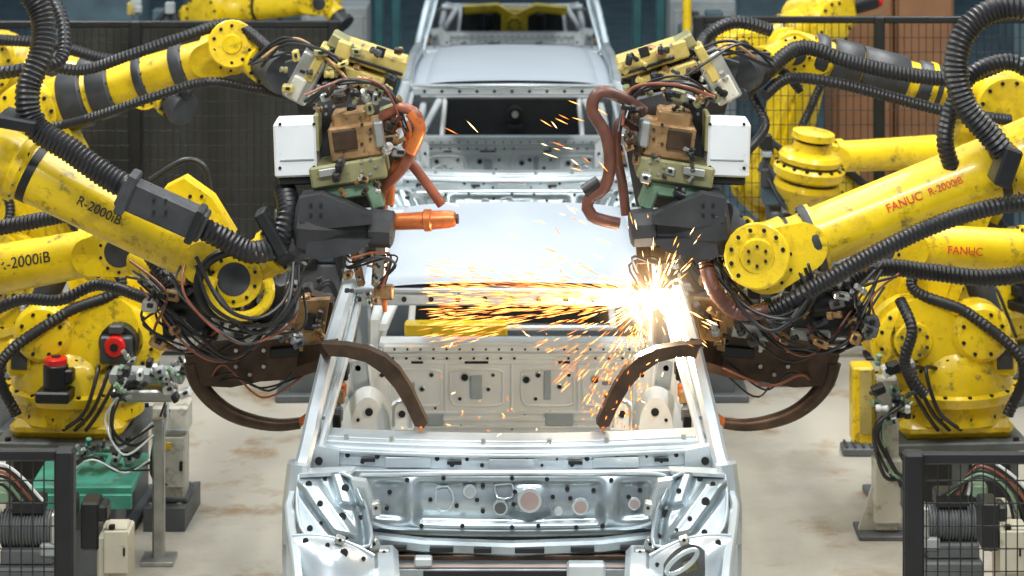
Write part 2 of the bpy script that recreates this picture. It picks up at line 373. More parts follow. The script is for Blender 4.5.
    b=MB().m(STEELM); b.box((0,8.38,.645),(1.04,.06,.05)); b.m(HOL); b.box((-.05,8.348,.648),(.5,.006,.022),b=.001); b.m(STEEL); b.box((.25,8.34,.668),(.13,.05,.05)); b.box((-.30,8.36,.69),(.06,.04,.03)); b.m(PNK); b.box((0,8.36,.672),(.9,.02,.008)); b.build('cross_member',c)
    for s in(-1,1):
        MX=s>0
        b=MB().m(STEEL); b.bar([P(302,468,8.52),P(294,490,8.46),P(289,508,8.38),P(291,530,8.26),P(296,560,8.1),P(300,600,7.95)],.03,.04); b.build('fender_rail',c)
        b=MB().m(STEELM)
        def ap(u,v):
            x0=298-4*math.sin(v*PI)+6*v; x1=350+22*math.sin(v*PI*.55)
            px=x0+(x1-x0)*u; py=474+62*v+12*u*v
            w=u-.55*v; sg=lambda t:1/(1+math.exp(-t))
            D=8.44-.16*v-.045*sg((.30-abs(w-.12)-.12)/.025)*sg((v-.12)/.02)*sg((.9-v)/.02)+.03*math.exp(-((u-.88)/.05)**2)-.03*sg((u-.62)/.02)*sg((.45-v)/.02)
            return P(px,py,D)
        b.grid(ap,50,44); b.grid(lambda u,v:V(ap(u,v))+V((0,.015,0)),10,10)
        b.m(STEEL); b.tube([V(ap(u,v)) for u,v in((.02,.02),(.5,.0),(.98,.04),(1,.5),(.97,.97),(.5,1),(.03,.98),(.0,.5),(.02,.02))],.006,8,step=.03)
        for u,v,r in ((.20,.16,.011),(.50,.07,.007),(.80,.20,.013),(.34,.45,.010),(.62,.62,.014),(.88,.60,.008),(.62,.92,.009),(.12,.86,.010),(.30,.75,.006)) if s<0 else ((.24,.16,.009),(.48,.07,.010),(.78,.24,.009),(.32,.42,.014),(.50,.66,.008),(.86,.55,.013),(.25,.90,.010),(.9,.85,.007),(.66,.80,.006)):
            b.m(HOL); q=V(ap(u,v)); b.lathe(q+V((0,.004,0)),(0,-1,.25),[(0,r),(.010,r)],14)
        b.m(STEEL); b.prism([P(300,476,8.42),P(352,473,8.42),P(356,468,8.5),P(300,470,8.5)],(0,0,.012)); b.build('strut_tower',c)
        b=MB().m(STEEL); b.poly([(352,478),(366,480),(374,500),(373,520),(366,536),(358,520),(356,500)],8.40,.04); b.m(STEELM); b.poly([(358,486),(364,488),(368,502),(364,516),(361,502)],8.375,.01); b.m(HOL); b.lathe(P(368,524,8.378),(0,-1,0),[(0,.007),(.004,.007)],12); b.build('side_bracket',c)
        b=MB().m(STEEL)
        def lw(u,v):
            px=293+(374-293)*u+2*v; py=536+ (20*u)+ (10+44*v)*v*.9 - 8*math.sin(u*PI)*(1-v)
            return P(px,py,8.20-.12*v-.05*math.sin(u*PI*1.2)*math.sin(min(1,v*1.4)*PI*.6))
        if s<0: b.grid(lw,24,16)
        else:
            b.grid(lambda u,v:lw(u*.30,v),10,16); b.grid(lambda u,v:lw(.82+u*.18,v),6,16); b.grid(lambda u,v:lw(.30+.52*u,v*.22*(1+1.2*(2*u-1)**2)),14,4)
        b.tube([lw(u/10,.0)+V((0,-.004,0)) for u in range(11)],.008,8); b.m(HOL)
        for u,v,r in (((.15,.25,.010),(.42,.30,.008),(.62,.38,.014),(.86,.35,.008)) if s<0 else ((.15,.3,.010),(.9,.45,.007))): b.lathe(lw(u,v)+V((0,.003,0)),(0,-1,.2),[(0,r),(.010,r)],12)
        b.build('apron',c)
        b=MB().m(STEEL); b.bar([P(385,560,8.4),P(388,640,7.6)],.09,.10); b.build('front_rail',c)
        for x,y,w,h,a in((376,508,8,14,10),(374,544,10,12,20),(384,552,12,8,0),(340,540,10,7,-20)):
            D=8.16 if x<350 else 8.34
            b=MB().m(ALU); b.pbox(x,y,D,w,h,.04,a); b.m(HOL); b.lathe(P(x,y,D-.02),(0,-1,0),[(0,.006),(.003,.006)],8); b.build('bracket',c)
    MX=False
    b=MB().m(STEEL); q=P(682,562,8.09); pp=[q+V((.046*math.cos(2*PI*k/14)+.02*math.sin(2*PI*k/14),0,.036*math.sin(2*PI*k/14)+.018*math.cos(2*PI*k/14))) for k in range(15)]; b.tube(pp,.008,8); b.build('opening_ring',c)
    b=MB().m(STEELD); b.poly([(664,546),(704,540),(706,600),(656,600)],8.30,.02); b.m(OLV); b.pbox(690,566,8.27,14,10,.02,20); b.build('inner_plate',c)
car()
c2=copy_tree(CAR); c2.location.y+=4.95; c2['label']='second pale car body in line, directly behind the sparking one'
c3=copy_tree(CAR); c3.location.y+=9.9; c3['label']='farthest car body, cut off by the top edge of the view'
b=MB().m(YEL); b.box((-.25,11.05,.80),(.46,.08,.06)); b.m(BLKM); b.box((-.35,11.05,.63),(.05,.05,.30)); b.box((-.15,11.05,.63),(.05,.05,.30)); tag(b.build('clamp_bar'),'yellow clamp bar seen inside the nearest car body, beyond the roof edge','clamp')
R=root('clamp_unit','yellow clamp unit seen through the farthest car body','clamp',(.02,20.75,.47))
b=MB().m(YEL); b.box((.02,20.75,.94),(.22,.14,.22)); b.bar([(-.40,20.75,1.04),(-.12,20.72,1.06),(.02,20.7,.98),(.2,20.72,1.06),(.46,20.75,1.03)],.07,.08,(0,1,0)); b.build('body',R)
b=MB().m(YEL); b.cyl((.02,20.68,.92),(.02,20.64,.92),.07); b.m(BLKM); b.bolts((.02,20.64,.92),(0,-1,0),.05,8,.01,.01); b.build('disc',R)
for x in(-.2,.24):
    b=MB().m(BLKM); b.cyl((x,20.75,.86),(x,20.75,1.0),.04); b.box((x,20.75,.84),(.10,.08,.05)); b.build('cylinder',R)
b=MB().m(BLKM); b.box((.02,20.78,.65),(.12,.10,.36)); b.build('stem',R)
# conveyor
b=root('conveyor','low steel conveyor track carrying the line of car bodies','conveyor',(0,14,0))
for s in(-1,1):
    q=MB().m(GRY); q.box((s*.5,14.6,.08),(.14,15.2,.16)); q.box((s*.5,14.6,.17),(.05,15.2,.02)); q.build('rail',b)
for k in range(3):
    for y in(8.9,11.6):
        q=MB().m(GRY); q.box((0,y+4.95*k,.21),(1.3,.1,.06)); q.build('cross_bar',b)
# ---------------- robots
def robot(label,bx,by,rh,J3,W,Fp,j2=.5,group='yellow welding robots',rs=1.0,caps=False,rg=.80,bd=.88,ho=.28,mot=True,bulk=1.0):
    R=root('industrial_robot',label,'robot',(bx,by,0),group)
    B=V((bx,by,0)); h=W-B; h.z=0; h.normalize(); A=V((-h.y,h.x,0))
    if A.y>0: A=-A
    rot=Matrix(((h.x,A.x,0),(h.y,A.y,0),(0,0,1)))
    J2=B+h*ho+V((0,0,rh+j2)); z=rh; k_=bulk
    b=MB().m(GRY); b.box(B+V((0,0,rh/2)),(.52,.52,rh-.04),rot); b.box(B+V((0,0,rh-.02)),(.60,.60,.04),rot); b.box(B+V((0,0,.015)),(.62,.62,.03),rot); b.m(BLKM)
    for s in(-1,1): b.box(B+A*.262+h*s*.13+V((0,0,rh*.5)),(.18,.02,rh*.55),rot)
    b.bolts(B+V((0,0,rh)),(0,0,1),.37,4,.014,.015)
    b.build('riser',R)
    b=MB().m(YEL); b.box(B+V((0,0,z+.04)),(.50,.50,.08),rot,.03); b.lathe(B+V((0,0,z+.06)),(0,0,1),[(0,.27*k_),(.06,.26*k_),(.10,.24*k_)],32); b.m(BLKM); b.bolts(B+V((0,0,z+.08)),(0,0,1),.255*k_,14,.012,.02)
    b.build('base',R)
    b=MB().m(YEL); b.lathe(B+V((0,0,z+.14)),(0,0,1),[(0,.24*k_),(.01,.29*k_),(.05,.30*k_),(.06,.275*k_),(.14,.26*k_),(.22,.22*k_),(.28,.16*k_)],36); b.m(BLKM); b.bolts(B+V((0,0,z+.19)),(0,0,1),.285*k_,18,.010,.012); b.lathe(B+V((0,0,z+.132)),(0,0,1),[(0,.25*k_),(.012,.25*k_)],32); b.build('turntable',R)
    b=MB().m(YEL)
    for s in(-1,1):
        b.link(B+h*.02+V((0,0,z+.33))+A*s*.16,J2+A*s*.16,.20*k_,.17*k_,A,.07)
        b.lathe(J2+A*s*.19,A*s,[(0,.145*k_),(.02,.14*k_),(.03,.12*k_)],28)
    b.link(B-h*.02+V((0,0,z+.30))+A*.21,J2-h*.05+V((0,0,.06))+A*.21,.10*k_,.12*k_,A,.04)
    b.box(B-h*.12+V((0,0,z+.36)),(.22,.34,.24),rot,.03)
    b.lathe(B-h*.10+A*.12+V((0,0,z+.46)),A,[(0,.12*k_),(.12,.12*k_),(.14,.10*k_),(.145,.05)],26)
    b.m(BLKM); b.bolts(J2+A*.215,A,.13*k_,12,.009,.01); b.bolts(B-h*.02+V((0,0,z+.30))+A*.23,A,.08,6,.009,.012); b.bolts(B-h*.10+A*.258+V((0,0,z+.46)),A,.085*k_,8,.009,.012)
    b.build('shoulder',R)
    b=MB().m(YEL); b.lathe(B-h*.02+V((0,0,z+.30))+A*.225,A,[(0,.055),(.02,.055),(.03,.04)],20); b.box(B-h*.21+V((0,0,z+.34))+A*.19,(.12,.05,.16),rot,.015); b.m(DARK); b.box(B-h*.21+V((0,0,z+.34))+A*.218,(.07,.01,.09),rot); b.build('cover_plate',R)
    if mot:
        b=MB().m(BLKM); c0=B+A*.32-h*.02+V((0,0,z+.20)); b.cyl(c0,c0+V((0,0,.15)),.055); b.box(c0+V((0,0,.02)),(.15,.15,.05),rot); b.box(c0+V((0,0,.10))+h*.06,(.04,.06,.06),rot); b.m(RED if caps else YEL); b.lathe(c0+V((0,0,.15)),(0,0,1),[(0,.05),(.022,.05),(.030,.038)],20); b.m(BLKM); b.lathe(c0+V((0,0,.18)),(0,0,1),[(0,.02),(.006,.02)],12); b.build('rotation_motor',R)
    b=MB().m(YEL if not caps else BLKM); b.cyl(J2+A*.20,J2+A*(.28 if caps else .25),.085); b.m(DARK); b.lathe(J2+A*.20,A,[(0,.10),(.02,.10)],24)
    if caps:
        b.box(J2+A*.27-V((0,0,.02)),(.14,.1,.12),rot); b.m(RED); b.lathe(J2+A*.28,A,[(0,.046),(.05,.046),(.06,.040)],20); b.m(BLKM); b.lathe(J2+A*.34,A,[(0,.018),(.006,.018)],12); b.m(DARK); b.box(J2+A*.29+V((0,0,.07)),(.06,.07,.04),rot)
    else: b.bolts(J2+A*.25,A,.06,8,.008,.012)
    b.build('shoulder_motor',R)
    b=MB().m(YEL); b.link(J2,J3,.17,.13,A,.14); d=(J3-J2).normalized(); b.link(J2+d*.2,J3-d*.2,.10,.08,A,.18); b.m(BLKM); b.bolts(J2+A*.072,A,.145,16,.008,.01); b.build('lower_arm',R)
    q0=B-h*.22+V((0,0,z+.42)); q1=J2+(J3-J2)*.35-h*.14
    b=MB().m(DARK); b.cyl(q0,q0+(q1-q0)*.75,.06); b.m(ALU); b.cyl(q0+(q1-q0)*.7,q1,.025); b.build('balancer',R)
    b=MB().m(BLK); b.tube([B+A*.30-h*.2+V((0,0,z+.12)),B+A*.33-h*.26+V((0,0,z+.35)),J2+A*.26-h*.24+V((0,0,.12)),J2+A*.2+V((0,0,.24)),J2+(J3-J2)*.5+A*.14,J3+A*.2-V((0,0,.1))],.026,12,.14,.01); b.build('corrugated_hose',R)
    for i in range(3):
        b=MB().m(BLK); b.tube([B+A*.27+h*(.1-.05*i)+V((0,0,z+.05)),B+A*(.34+.01*i)+h*(.18-.03*i)+V((0,0,z+.16)),B+A*.30+h*(.26-.05*i)+V((0,0,z+.32)),J2+A*.24-V((0,0,.12))-h*.05*i],.009,7); b.build('cable',R)
    d=(W-J3).normalized(); L=(W-J3).length
    Aw=A-d*A.dot(d); Aw.normalize(); up=d.cross(Aw)
    b=MB().m(YEL); b.lathe(J3-A*.16,A,[(0,.11),(.01,.14),(.05,.15),(.27,.15),(.31,.14),(.32,.11)],28); b.m(BLKM); b.bolts(J3+A*.155,A,.125,12,.009,.012); b.m(YEL); Rm=Matrix((d,Aw,up)).transposed(); b.box(J3-d*.10+up*.05,(.28,.26,.24),Rm,.04); b.build('elbow',R)
    for s in(-1,1):
        b=MB().m(BLKM); p=J3-d*.22+Aw*s*.07+up*.05; b.cyl(p,p-d*.16,.05); b.m(RED if s>0 else DARK); b.cyl(p-d*.16,p-d*.19,.045); b.build('elbow_motor',R)
    b=MB().m(YEL); r=.1*rs
    pr=[(0,r*1.35),(.10,r*1.38),(.12,r*1.22),(.24*L,r*1.15),(.25*L,r*1.3),(.27*L,r*1.3),(.28*L,r*1.08)]
    pr+=[(rg*L-.02,r*(1.08-.14*rg)),(rg*L-.018,r*1.12),(rg*L+.02,r*1.12),(rg*L+.022,r*.94),(L-.09-r,r*.92),(L-.08-r,r*1.08),(L-.03-r*.5,r*1.08)]
    b.lathe(J3+d*.08,d,pr,28)
    b.m(BLKM); b.lathe(J3+d*(.08+.285*L),d,[(0,r*1.12),(.025*L,r*1.11)],28); b.lathe(J3+d*(.06+bd*L-.02),d,[(0,r*.97),(.02*L,r*.97)],28)
    b.m(DARK); b.bolts(J3+d*(.08+.265*L),d,r*1.2,12,.008,.014); b.bolts(J3+d*(.08+rg*L+.018),d,r*1.02,12,.006,.012)
    fa=b.build('forearm',R)
    b=MB().m(YEL)
    for s in(-1,1): b.link(W-d*r*1.3+Aw*s*r*.85,W+Aw*s*r*.85,r*.8,r*1.05,Aw,r*.5)
    b.lathe(W-Aw*r*1.2,Aw,[(0,r*.7),(.01,r*.9),(r*2.3,r*.9),(r*2.4,r*.7)],24)
    b.ball(W,r*1.02)
    b.m(DARK); b.lathe(W+Aw*r*1.1,Aw,[(0,r*.62),(.012,r*.62),(.016,r*.5)],22)
    b.m(BLKM); b.bolts(W+Aw*r*1.08,Aw,r*.82,10,.007,.01)
    b.build('wrist',R)
    e=(Fp-W).normalized(); Lf=(Fp-W).length
    b=MB().m(YEL); b.lathe(W,e,[(0,r*.8),(Lf*.5,r*.8),(Lf*.52,r*.9),(Lf*.6,r*.9)],24); b.m(DARK); b.lathe(W+e*Lf*.6,e,[(0,r*.75),(Lf*.25,r*.75),(Lf*.26,r*.95),(Lf*.4,r*.95)],24); b.m(BLKM); b.bolts(W+e*Lf*.61,e,r*.82,8,.007,.01); b.build('tool_flange',R)
    return R,fa,dict(A=A,Aw=Aw,d=d,h=h,J2=J2,r=r,L=L)
def hose(R,pts,rpx,mt=BLK,corr=.14,name='corrugated_hose'):
    D=pts[0][2]; r=rpx*D/F
    b=MB().m(mt); b.tube([P(*p) for p in pts],r,14,corr,step=.0085 if corr else .02); return b.build(name,R)
def cables(R,pts,n,jit,rpx,mats=(BLK,),name='cable',seed=1):
    rr=random.Random(seed)
    for i in range(n):
        b=MB().m(mats[i%len(mats)]); q=[]
        for k,p in enumerate(pts):
            q.append(P(p[0]+rr.uniform(-jit,jit),p[1]+rr.uniform(-jit,jit),p[2]+rr.uniform(-.06,.06)))
        b.tube(q,rpx*rr.uniform(.7,1.2)*pts[0][2]/F,7); b.build(name,R)
def fittings(parent,x0,y0,x1,y1,D,n,seed,mats=(ALU,BRZ,BLKM,OLV,DARK),s=1.0):
    rr=random.Random(seed)
    for i in range(n):
        b=MB().m(rr.choice(mats)); px=rr.uniform(x0,x1);py=rr.uniform(y0,y1);d=D+rr.uniform(-.06,.06)
        if rr.random()<.5:
            w=rr.uniform(6,18)*s;h=rr.uniform(5,14)*s;a=rr.uniform(-30,30); b.pbox(px,py,d,w,h,.06,a); b.m(BLKM); b.pbox(px,py,d-.03,w*.4,h*.4,.02,a)
        else:
            a=rr.uniform(0,PI); l=rr.uniform(5,14)*s; p=P(px,py,d-.03); r=rr.uniform(2.5,5)*s*D/F; v=V((math.cos(a),-.4,math.sin(a))); b.lathe(p,v,[(0,r),(l*.4*D/F,r),(l*.45*D/F,r*.7),(l*.8*D/F,r*.7),(l*.82*D/F,r*.9),(l*1.1*D/F,r*.85)],12)
        b.build('fitting',parent)
def gun_front(R,seed,right=False):
    D=9.0
    b=MB().m(DARK); b.poly([(318,98),(345,88),(392,100),(398,150),(388,205),(330,208),(312,180)],D+.12,.06); b.m(ALU); b.bolts(P(330,110,D+.08),(0,-1,0),.02,4,.006,.01)
    g=b.build('weld_gun',R)
    b=MB().m(WHT); b.pbox(297,146,D,42,54,.17,2); b.m(OLV); b.pbox(318,130,D,5,36,.15,2); b.m(BLKM); b.pbox(297,178,D,34,8,.12,2); b.m(LGR); b.pbox(297,160,D-.087,34,1.5,.006,2); b.m(BLKM)
    for x,y in((280,124),(314,124),(280,168),(314,167)): b.lathe(P(x,y,D-.086),(0,-1,0),[(0,.006),(.004,.006)],8)
    b.build('transformer',g)
    b=MB().m(BRZ); b.pbox(356,138,D,50,34,.18,8); b.pbox(350,116,D+.02,34,14,.14,8); b.m(ALU); b.pbox(380,132,D-.05,10,26,.12,8); b.m(BRN); b.pbox(345,140,D-.095,24,20,.02,8); b.bolts(P(362,134,D-.09),(0,-1,0),.035,6,.006,.01); b.build('servo_drive',g)
    b=MB().m(OLV); b.pbox(350,168,D,76,22,.2,9); b.m(GRN); b.pbox(345,188,D+.01,60,15,.16,9); b.pbox(376,196,D-.02,14,22,.12,20); b.m(ALU); b.pbox(330,172,D-.11,22,8,.02,9); b.bolts(P(368,166,D-.1),(0,-1,0),.028,5,.006,.01); b.build('slide_block',g)
    fittings(g,322,92,398,112,D-.03,16,seed,(ALU,BRZ,BLKM,OLV,BRN)); fittings(g,385,115,402,160,D-.05,8,seed+1,(ALU,BRZ,BRN)); fittings(g,330,150,380,200,D-.11,12,seed+2,(ALU,BLKM,BRZ,BRN,DARK),.7)
    if right: hs=(([(380,112,D-.05),(402,98,D-.08),(424,92,D-.1),(432,110,D-.1),(418,135,D-.1),(414,165,D-.08),(420,188,D-.06),(436,200,D-.05),(432,216,D-.05),(405,224,D-.04)],6.2,DHS),([(386,132,D),(404,122,D-.05),(408,150,D-.04),(402,182,D),(398,215,D)],5,DHS),([(425,182,D-.05),(440,192,D-.05)],7,BLK))
    else: hs=(([(382,118,D-.05),(402,108,D-.1),(417,116,D-.12),(418,138,D-.1),(404,166,D-.06),(386,188,D),(382,212,D)],5.5,RHS),([(410,112,D-.12),(420,128,D-.12),(410,152,D-.1)],6.2,ORG),([(390,130,D),(406,124,D-.05),(406,150,D-.04),(394,170,D),(390,205,D)],4,ORG),([(398,150,D),(418,172,D),(442,205,D)],5,RHS))
    for pts,rp,mt in hs:
        b=MB().m(mt); b.tube([P(*p) for p in pts],rp*D/F,12); b.build('cooling_hose',g)
    b=MB().m(HSG); p0=P(298,221,D-.06);p1=P(394,229,D-.09); d=p1-p0; L=d.length; b.lathe(p0,d,[(0,.095),(.015,.118),(.05,.126),(.24*L,.118),(.36*L,.112),(.58*L,.074),(.74*L,.062),(.76*L,.072),(.98*L,.068),(L,.055)],9)
    b.poly([(300,196),(322,192),(352,204),(372,214),(372,222),(330,226),(300,220)],D-.14,.08); b.poly([(308,240),(340,236),(372,238),(358,250),(322,258),(306,254)],D-.13,.08); b.m(BLKM); b.bolts(p0+d*.97,d,.05,8,.006,.01); b.bolts(P(316,210,D-.18),(0,-1,0),.025,4,.006,.008); b.build('gun_housing',g)
    if not right:
        b=MB().m(ORG); p0=P(392,222,D-.05); p1=P(455,219,D-.08); d=p1-p0; L=d.length; b.lathe(p0,d,[(0,.025),(.05*L,.030),(.5*L,.032),(.52*L,.040),(.62*L,.040),(.64*L,.034),(.9*L,.032),(L,.026),(L+.008,.012)],20); b.m(BRN); b.lathe(p1,d,[(0,.018),(.012,.018)],16); b.build('electrode_shank',g)
    b=MB().m(BRN if right else ALU); b.pbox(380,262,D,14,48,.05,-4); b.pbox(370,252,D+.02,28,16,.06); b.m(BRZ); b.pbox(384,292,D,20,14,.05); b.pbox(358,268,D,8,36,.04,12); b.m(ORG); b.cyl(P(384,298,D),P(385,312,D),.012,.008); b.build('electrode_holder',g)
    fittings(g,345,250,395,305,D-.04,16,seed+4,(ALU,DARK,BRZ,DARK,BRN),.6)
    cables(g,[(340,245,D-.1),(350,262,D-.1),(372,258,D-.1),(394,262,D-.08),(382,285,D-.06)],4,6,1.3,(BLK,RHS,BLK,DARK),seed=seed)
    cables(g,[(310,100,D-.05),(345,82,D-.1),(388,92,D-.08),(402,128,D-.06)],5,6,1.6,(BLK,BLK,RHS),seed=seed+9)
    return g
def gun_upper(R,seed):
    D=10.3
    b=MB().m(DARK); b.poly([(285,62),(335,48),(400,70),(392,105),(340,118),(300,112)],D+.1,.06); g=b.build('weld_gun',R)
    b=MB().m(CRM); b.pbox(372,56,D,72,18,.2,-18); b.pbox(356,72,D-.02,60,12,.18,-18); b.m(OLV); b.pbox(344,44,D,30,14,.16,-30); b.m(BLKM); b.pbox(376,66,D-.11,56,3,.02,-18); b.pbox(380,52,D-.101,10,10,.01,-18); b.m(ALU); b.bolts(P(358,50,D-.1),(0,-1,0),.03,4,.007,.01); b.build('servo_drive',g)
    b=MB().m(ALU); b.pbox(306,76,D-.02,26,50,.16,-28); b.m(CRM); b.pbox(318,62,D-.04,10,40,.14,-28); b.m(WBE); b.pbox(296,88,D-.1,14,24,.04,-28); b.build('transformer',g)
    b=MB().m(BRZ); b.pbox(352,98,D,66,18,.18,-12); b.m(ALU); b.pbox(330,92,D-.09,30,10,.03,-12); b.build('slide_block',g)
    fittings(g,285,50,400,108,D-.1,34,seed,(ALU,CRM,BRZ,BLKM,OLV,BRN,DARK),.85)
    cables(g,[(255,60,D+.1),(290,45,D),(330,60,D-.12),(352,90,D-.12)],5,8,1.7,(BLK,BLK,BRZ),seed=seed)
    return g
def gun_lower(R,seed):
    D=9.3
    b=MB().m(BRN); b.poly([(186,352),(238,336),(300,330),(312,292),(334,300),(330,348),(318,368),(290,376),(262,378),(232,384),(196,382)],D,.10); b.m(ALU); b.bolts(P(250,358,D-.05),(0,-1,0),.06,6,.008,.01); b.m(BLKM); b.pbox(290,352,D-.06,40,10,.02,4)
    g=b.build('weld_gun',R)
    b=MB().m(BRN); b.tube([P(192,362,D-.02),P(198,382,D-.02),P(212,400,D-.02),P(232,414,D-.02),P(256,422,D-.02),P(280,425,D-.02),P(300,423,D-.02)],lambda t:.036-.014*t,12); b.m(ORG); b.cyl(P(298,424,D-.02),P(312,412,D-.02),.016,.01); b.build('gun_arm',g)
    b=MB().m(BRN); b.poly([(322,342),(345,343),(368,347),(386,355),(400,368),(411,385),(420,404),(428,421),(424,426),(415,424),(406,404),(395,386),(382,371),(366,360),(346,355),(330,354)],8.72,.06); b.m(ORG); b.cyl(P(420,421,8.72),P(421,430,8.69),.014,.009); b.build('gun_arm',g)
    b=MB().m(BRN); b.prism([P(300,345,9.28),P(335,340,8.75),P(335,354,8.75),P(300,365,9.28)],(0.02,.05,0)); b.build('bridge_arm',g)
    b=MB().m(DARK); b.pbox(200,312,D,70,36,.2,6); b.pbox(262,305,D+.02,60,46,.2,10); b.pbox(235,275,D+.1,90,34,.15,8); b.m(ALU); b.pbox(270,330,D-.08,50,14,.1,8); b.pbox(215,332,D-.06,40,12,.1,4); b.m(BLKM); b.cyl(P(170,300,D-.1),P(215,305,D-.14),.045); b.m(BRZ); b.pbox(300,310,D-.1,26,30,.06,14); b.build('servo_drive',g)
    b=MB().m(BRZ); b.poly([(296,300),(330,298),(322,345),(300,350)],D-.12,.05); b.m(BLKM); b.pbox(310,322,D-.15,10,16,.02,-8); b.build('lug_plate',g)
    fittings(g,150,265,325,345,D-.15,80,seed,(ALU,DARK,BLKM,BRZ,LGR,GRY,BRN,DARK),.95)
    cables(g,[(150,290,D-.1),(190,340,D-.22),(240,350,D-.22),(285,310,D-.2),(300,275,D-.14)],5,12,1.5,(BLK,BLK,DARK,BLK,RHS,BLK),seed=seed)
    cables(g,[(205,385,D),(230,372,D-.1),(262,392,D-.08),(300,372,D-.05)],3,8,1.3,(BLK,RHS),seed=seed+3)
    cables(g,[(135,270,D),(160,295,D-.15),(150,330,D-.15),(190,345,D-.15),(215,330,D-.15)],4,10,1.6,(BLK,BLK,RHS),seed=seed+13)
    return g
# left front
R,fa,q=robot('yellow robot whose lettered arm reaches down from the upper left corner',-2.6,8.6,.4,P(-80,118,9.1),P(238,276,9.0),P(300,232,8.95),rs=.97)
gun_front(R,11)
d=q['d']; J3=P(-80,118,9.1); lettering('R-2000iB',.048,J3+d*((P(105,208,9.05)-J3).length),d,q['r']*1.02,TXD,fa,-.012)
hose(R,[(10,-30,9.0),(40,10,9.0),(42,50,8.95),(28,90,8.9),(34,125,8.88),(70,150,8.85),(110,178,8.82),(150,198,8.8)],13)
hose(R,[(190,222,8.8),(222,238,8.8),(250,252,8.8),(275,245,8.85),(288,215,8.9),(285,190,9.0)],12)
b=MB().m(DARK); b.pbox(163,208,8.78,92,30,.11,-24); b.pbox(128,192,8.76,10,42,.13,-24); b.m(BLKM); b.pbox(196,224,8.75,8,36,.13,-24); b.bolts(P(160,206,8.72),(0,-1,0),.03,4,.006,.01); b.build('hose_clamp',R)
b=MB().m(BLKM); b.pbox(272,232,8.84,12,50,.1,30); b.build('hose_bracket',R)
b=MB().m(BLKM); b.pbox(20,120,8.9,40,12,.2,-10); b.build('hose_bracket',R)
b=MB().m(YEL); b.poly([(166,186),(186,176),(214,196),(236,232),(214,238),(190,212)],9.1,.10); b.m(BLKM); b.bolts(P(196,202,9.05),(0,-1,0),.03,4,.007,.01); b.build('wrist_cover',R)
hose(R,[(-20,75,9.2),(20,70,9.15),(60,60,9.2),(62,20,9.3),(40,-20,9.4)],7)
hose(R,[(150,180,9.3),(185,160,9.3),(205,168,9.3),(210,195,9.3)],3,BLK,0,'cable')
cables(R,[(205,262,8.85),(215,300,8.8),(250,325,8.8),(290,310,8.82),(300,270,8.88)],4,9,1.9,(BLK,BLK,DARK),seed=5)
cables(R,[(180,262,8.9),(190,300,8.85),(240,335,8.85),(290,325,8.85),(305,290,8.88)],4,12,1.4,(BLK,DARK,RHS),seed=55)
b=MB().m(BLKM); b.tube([P(236+38*math.cos(a),285+34*math.sin(a),8.86) for a in [k*.5 for k in range(0,11)]],.018,10); b.build('hose_guide',R)
b=MB().m(YEL); b.tube([P(240+30*math.cos(a),290+27*math.sin(a),8.84) for a in [k*.4 for k in range(-1,10)]],.02,10); b.build('guide_ring',R)
# left back
R,fa,q=robot('yellow robot with a full base at the left edge, two red motor caps',-1.93,11.0,.39,P(34,112,11.05),P(236,50,10.95),P(285,75,10.5),j2=.43,rs=.92,caps=True,ho=.24,bulk=1.08)
gun_upper(R,21)
hose(R,[(30,60,10.8),(80,70,10.75),(130,55,10.7),(180,38,10.7),(232,24,10.75),(270,50,10.6)],6)
hose(R,[(40,130,10.8),(90,118,10.75),(150,98,10.7),(205,82,10.7),(250,88,10.7),(285,95,10.6)],5)
b=MB().m(YEL); b.cyl(P(232,44,10.78),P(232,44,10.68),.105); b.m(BLKM); b.bolts(P(232,44,10.68),(0,-1,0),.08,10,.008,.012); b.m(YEL); b.lathe(P(232,44,10.68),(0,-1,0),[(0,.045),(.015,.04)],18); b.build('wrist_cap',R)
J3=P(34,112,11.05); d=q['d']
for t,l,rr_ in((.16,.10,.135),(.30,.09,.125),(.52,.035,.104),(.70,.05,.102)):
    b=MB().m(DARK); b.lathe(J3+d*(q['L']*t),d,[(0,rr_*.95),(.01,rr_),(l,rr_),(l+.01,rr_*.9)],26); b.m(BLKM); b.bolts(J3+d*(q['L']*t+l),d,rr_*.9,10,.006,.012); b.build('arm_collar',R)
# second arm behind the upper left arm
R,fa,q=robot('yellow robot whose arm shows behind the upper left arm, by the curtain',-2.75,12.45,.3,P(-5,62,12.5),P(150,88,12.35),P(185,110,12.2),rs=.9)
hose(R,[(0,40,12.3),(50,44,12.25),(100,58,12.2),(150,66,12.2),(190,95,12.15)],6)
J3=P(-5,62,12.5); d=q['d']
for t in(.35,.55): b=MB().m(DARK); b.lathe(J3+d*(q['L']*t),d,[(0,.105),(.01,.11),(.08,.11),(.09,.10)],24); b.build('arm_collar',R)
# left low
R,fa,q=robot('yellow robot with a short lettered arm crossing low at the left edge',-2.85,9.9,.36,P(-150,296,9.95),P(128,246,9.75),P(190,296,9.45),rs=.95)
gun_lower(R,31)
J3=P(-150,296,9.95); lettering('R-2000iB',.060,J3+q['d']*((P(32,264,9.8)-J3).length),q['d'],q['r']*.99,TXD,fa,.012)
hose(R,[(-20,232,9.6),(30,222,9.55),(75,215,9.5),(120,225,9.5),(150,255,9.4),(170,290,9.3)],8)
hose(R,[(-20,318,9.6),(20,300,9.55),(60,300,9.5),(100,285,9.5),(150,300,9.35)],6)
